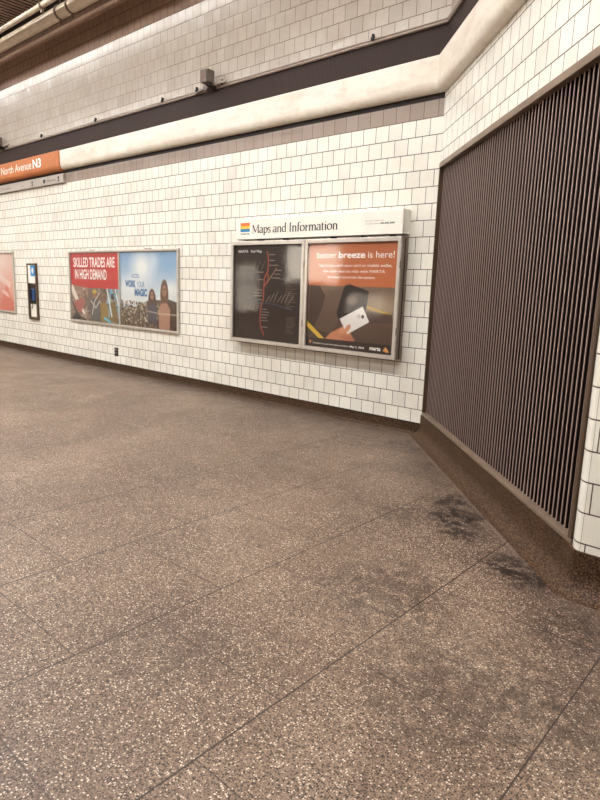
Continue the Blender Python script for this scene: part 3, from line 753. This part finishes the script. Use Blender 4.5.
tag(po, 'orange-topped fare card poster with a hand holding a white card, right door of the case', 'poster')
yq = -.1012; ex0 = MM+.05; ew = (MX1-.05)-ex0
text('lettering', 'better', ex0+.10*ew, ex0+.33*ew, 1.735, 1.80, yq, WINK, po, 0.0)
text('lettering', 'breeze', ex0+.36*ew, ex0+.66*ew, 1.735, 1.80, yq, WINK, po, .022, 'bold letters')
text('lettering', 'is here!', ex0+.69*ew, ex0+.97*ew, 1.735, 1.80, yq, WINK, po, 0.0)
text('small_print', 'Tap to pay with your card or mobile wallet,', ex0+.12*ew, ex0+.95*ew, 1.645, 1.675, yq, WINK, po)
text('small_print', 'the new way to ride with MARTA', ex0+.18*ew, ex0+.88*ew, 1.585, 1.615, yq, WINK, po)
text('small_print', 'on every trip across the system.', ex0+.24*ew, ex0+.78*ew, 1.525, 1.555, yq, WINK, po)
text('small_print', 'Transition to your new payment before', ex0+.08*ew, ex0+.52*ew, .812, .828, yq, WINK, po)
text('small_print', 'May 2, 2026', ex0+.535*ew, ex0+.70*ew, .812, .830, yq, WINK, po, .02)
text('logo', 'marta', ex0+.76*ew, ex0+.88*ew, .810, .848, yq, WINK, po, .03)

# header sign
hs = thing('header_sign', 'cream Maps and Information sign box mounted above the display case', 'sign', (-1.45, 0, 1.96)); ih = Vector(hs.location)
HX0, HX1, HZ0, HZ1, HD = -2.645, -.278, 1.957, 2.190, .125
mb = MB(); mb.box(HX0, HX1, -HD, -.001, HZ0, HZ1); mb.build('panel', ENAMEL, hs, inv=ih, bevel=.005)
mb = MB(); mb.box(HX1-.006, HX1+.004, -HD-.004, -HD+.008, HZ0, HZ1); mb.build('end_cap', ALU, hs, inv=ih)
yh = -HD-.0015
for k_, ky in (('o', 0), ('y', 1), ('b', 2)):
    z1_ = 2.146-ky*.034; mb = MB(); mb.box(-2.565, -2.405, yh, -HD+.001, z1_-.034, z1_); mb.build('logo_stripe', MARK[k_], hs, inv=ih)
text('logo', 'marta', -2.56, -2.405, 2.012, 2.030, yh, BLACK, hs, .03)
V, Fc = serif('Maps and Information')
put('lettering', V, Fc, -2.365, -1.075, 2.025, 2.118, yh, BLACK, hs, keep_h=(0, 1))
text('small_print', 'For further information', -.725, -.505, 2.086, 2.098, yh, GREYINK, hs)
text('small_print', 'customer service', -.725, -.555, 2.058, 2.070, yh, GREYINK, hs)
text('small_print', '404-848-5000', -.545, -.375, 2.056, 2.072, yh, BLACK, hs, .03)
for x in (-2.3, -1.9, -1.2, -.8, -.45):
    mb = MB(); mb.box(x, x+.03, -.09, -.01, MZ1, HZ0); mb.build('standoff', DARKMET, hs, inv=ih)

# ------------------------------------------------------------------ orange station sign wrapped over the fascia
os_ = thing('station_name_sign', 'orange station name sign wrapped over the fascia at left', 'sign', (-8.9, 0, fz0)); io = Vector(os_.location)
g = .014
profo = [(0.0, fz0-.006), (.018, fz0-.010)]+[(.018+(fd+g-.018)*math.sin(t), fz0+.068-(.078)*math.cos(t)) for t in [math.pi/2*i/8 for i in range(1, 9)]]+[(fd+g, fz1-.004), (fd+g-.01, fz1+.006), (0, fz1+.006)]
mb = MB(); sweep_mesh(mb, [(-11.4, 0), (-7.03, 0)], profo, 0, True); mb.build('sign_panel', ORANGE, os_, inv=io, smooth=True)
yo = -(fd+g)-.0015
text('lettering', 'North Avenue', -9.28, -8.03, 3.30, 3.435, yo, WINK, os_, 0.0)
text('lettering', 'N3', -7.97, -7.66, 3.30, 3.44, yo, WINK, os_, .03, 'bold letters')
# grey direction sign beneath
gs = thing('direction_sign', 'slim grey direction sign with small symbols under the orange sign', 'sign', (-9.0, 0, 3.0)); ig = Vector(gs.location)
mb = MB(); mb.box(-11.4, -7.015, -.05, -.001, 3.0, 3.14); mb.build('sign_panel', GREYSIGN, gs, inv=ig, bevel=.004)
yg = -.0515
text('lettering', 'Buses', -7.56, -7.27, 3.045, 3.085, yg, GREYINK, gs, .01)
text('lettering', 'Trains', -9.45, -9.05, 3.045, 3.085, yg, GREYINK, gs, .0)
mb = MB(); mb.box(-7.72, -7.64, yg, -.049, 3.045, 3.095); mb.box(-7.70, -7.66, yg-.001, yg, 3.03, 3.045)
mb.build('bus_symbol', BLACK, gs, inv=ig)
for (x, z, s) in ((-7.17, 3.07, 1), (-8.14, 3.07, 1)):
    mb = MB(); mb.face([(x-.045, yg, z+.01), (x+.045, yg, z+.01), (x, yg, z+.045)]); mb.box(x-.012, x+.012, yg, -.049, z-.035, z+.012)
    mb.box(x-.04, x+.04, yg, -.049, z-.045, z-.033)
    mb.build('arrow_symbol', BLACK, gs, inv=ig)

# ------------------------------------------------------------------ conduit with clips along the lip of the band
co_ = thing('conduit', 'thin pale conduit with black clips running along the top of the dark band', 'conduit', (-5, 0, 3.80)); ico = Vector(co_.location)
mb = MB(); pts = [(XL+.05, -.022, 3.803), (-.009, -.022, 3.803), (*diag(3.0, .022)[:2], 3.803)]
mb.path(pts, .010, 12); mb.build('tube', simple('conduit_paint', (160, 144, 130), .45), co_, inv=ico, smooth=True)
for x in (-9.15, -7.75, -5.97, -4.25, -3.52, -3.03, -.815):
    mb = MB(); mb.box(x-.016, x+.016, -.05, -.001, 3.795, 3.822); mb.box(x-.008, x+.008, -.045, -.012, 3.822, 3.85)
    mb.build('clip', CLIP, co_, inv=ico, bevel=.003)

def speaker(x, label, zz=3.81):
    s = thing('loudspeaker', label, 'loudspeaker', (x, 0, zz)); iv = Vector(s.location)
    Mx = Matrix.Translation((x-.03, -.13, zz+.0)) @ Matrix.Rotation(math.radians(6), 4, 'Z')
    mb = MB(); mb.box(-.066, .066, -.062, .062, 0, .15, 0, Mx); mb.build('housing', DEVICE, s, inv=iv, bevel=.010)
    mb = MB(); n = 20
    ring = [Mx @ Vector((-.015+.040*math.cos(2*math.pi*i/n), -.0645, .078+.055*math.sin(2*math.pi*i/n))) for i in range(n)]
    mb.face(ring); mb.build('speaker_cone', simple('cone_tan', (110, 90, 78), .6), s, inv=iv)
    mb = MB(); mb.box(.045, .058, -.066, -.060, .02, .13, 0, Mx); mb.build('dark_trim', DARKMET, s, inv=iv)
    mb = MB(); mb.tube((x, -.13, zz+.02), (x, -.13, zz-.03), .028, 14, 0, .035); mb.tube((x, -.13, zz-.025), (x, -.002, zz-.04), .026, 12)
    mb.box(x-.05, x+.05, -.012, -.001, zz-.08, zz+.04); mb.build('bracket', DARKMET, s, inv=iv, bevel=.003)
    mb = MB(); mb.tube((x-.10, -.045, zz-.01), (x-.10, -.10, zz-.01), .048, 20); mb.tube((x-.10, -.045, zz-.01), (x-.10, -.002, zz-.01), .03, 14)
    mb.build('junction_box', DEVICE, s, inv=iv, smooth=True)
    mb = MB(); mb.path([(x-.36, -.04, zz-.035), (x-.13, -.05, zz-.01)], .016); mb.build('cable', DEVICE, s, inv=iv)
    mb = MB(); mb.path([(x, -.05, zz), (x+.22, -.04, zz+.01)], .014); mb.build('cable', simple('cable_grey', (176, 160, 146), .5), s, inv=iv)
    return s
speaker(-3.165, 'small boxy loudspeaker bracketed above the middle of the dark band')
speaker(-9.27, 'loudspeaker at the left edge above the orange sign', 3.83)

# ------------------------------------------------------------------ ceiling pipes
def pipe(name, label, y, z, r, clamps, x0, x1, mat, cr):
    p_ = thing(name, label, 'pipe', ((x0+x1)/2, y, z)); iv = Vector(p_.location)
    mb = MB(); mb.tube((x0, y, z), (x1, y, z), r, 32); mb.build('tube', mat, p_, inv=iv, smooth=True)
    for x in clamps:
        mb = MB(); n = 28
        for i in range(n):
            a0, a1 = 2*math.pi*i/n, 2*math.pi*(i+1)/n
            q_ = lambda a_, xx, rr_: (xx, y+rr_*math.cos(a_), z+rr_*math.sin(a_))
            mb.face([q_(a0, x-.018, cr), q_(a1, x-.018, cr), q_(a1, x+.018, cr), q_(a0, x+.018, cr)])
            mb.face([q_(a0, x-.018, r), q_(a1, x-.018, r), q_(a1, x-.018, cr), q_(a0, x-.018, cr)])
            mb.face([q_(a0, x+.018, cr), q_(a1, x+.018, cr), q_(a1, x+.018, r), q_(a0, x+.018, r)])
        mb.box(x-.012, x+.012, y-.012, y+.012, z-cr-.05, z-cr+.004)
        c_ = mb.build('clamp', CLAMPM, p_, inv=iv)
        mb = MB(); mb.tube((x, y, z+cr-.002), (x, y, CEIL), .007, 8); mb.build('hanger_rod', CLAMPM, c_, inv=iv)
        mb = MB(); mb.tube((x, y-.02, z-cr-.035), (x, y+.02, z-cr-.035), .02, 8); mb.build('bolt', CLAMPM, c_, inv=iv)
pipe('large_ceiling_pipe', 'thick cream pipe with band clamps under the ceiling, nearest the wall', -.36, 5.285, .090, (-6.30, -5.96, -8.9, -3.6), XL+.1, 6.0, PIPEM, .105)
pipe('small_ceiling_pipe', 'thin cream pipe under the ribbed ceiling, beyond the thick one', -.62, 5.305, .038, (-6.33, -9.0, -3.6), XL+.1, 6.0, PIPEM, .052)

# ------------------------------------------------------------------ lamp rows (the station's own ceiling lights)
for i, (ly, lz, st, wd) in enumerate(LAMPS):
    lt = thing('ceiling_light_row', ['continuous strip light under the ceiling nearest the back wall', 'continuous strip light hung over the middle of the platform', 'continuous strip light hung over the far side of the platform'][i], 'ceiling light', ((LAMP_X[0]+LAMP_X[1])/2, ly, lz))
    iv = Vector(lt.location)
    mb = MB(); h = wd/2+.02
    mb.box(LAMP_X[0], LAMP_X[1], ly-h, ly+h, lz+.012, lz+.07); mb.box(LAMP_X[0], LAMP_X[1], ly-h, ly-h+.01, lz-.02, lz+.012); mb.box(LAMP_X[0], LAMP_X[1], ly+h-.01, ly+h, lz-.02, lz+.012)
    mb.build('housing', ENAMEL, lt, inv=iv)
    mb = MB(); mb.box(LAMP_X[0]+.02, LAMP_X[1]-.02, ly-wd/2, ly+wd/2, lz, lz+.010); mb.build('diffuser', emit_mat('lamp_diffuser_%s' % 'abc'[i], (252, 252, 252), st), lt, inv=iv)
    for x in (-12, -8, -4, 0, 4):
        mb = MB(); mb.tube((x, ly, lz+.07), (x, ly, CEIL), .008, 8); mb.build('hanger_rod', CLAMPM, lt, inv=iv)

# ------------------------------------------------------------------ added glowing panels, out of view, to put glare in the glazing
for (x0, x1, z0, z1, st, lab) in ((-15.7, -14.4, .35, 2.25, 1.8, 'tall added glare panel on the far wall, the one with a dark cross rail'), (-12.9, -10.3, 1.55, 2.95, 5.0, 'wide added glare panel high on the far wall'), (-9.9, -8.4, .5, 1.3, 1.6, 'low added glare panel on the far wall')):
    lp = thing('glare_panel', lab, 'glare panel', ((x0+x1)/2, YF, z0)); iv = Vector(lp.location)
    mb = MB(); mb.box(x0, x1, YF+.001, YF+.10, z0, z1); mb.build('case', DARKMET, lp, inv=iv)
    mb = MB(); mb.box(x0+.05, x1-.05, YF+.10, YF+.105, z0+.05, z1-.05); mb.build('diffuser', emit_mat('glare_glow', (255, 240, 220), st), lp, inv=iv)
    if x0 < -15:
        mb = MB(); mb.box(x0, x1, YF+.105, YF+.13, 1.5, 1.56); mb.build('cross_rail', DARKMET, lp, inv=iv)
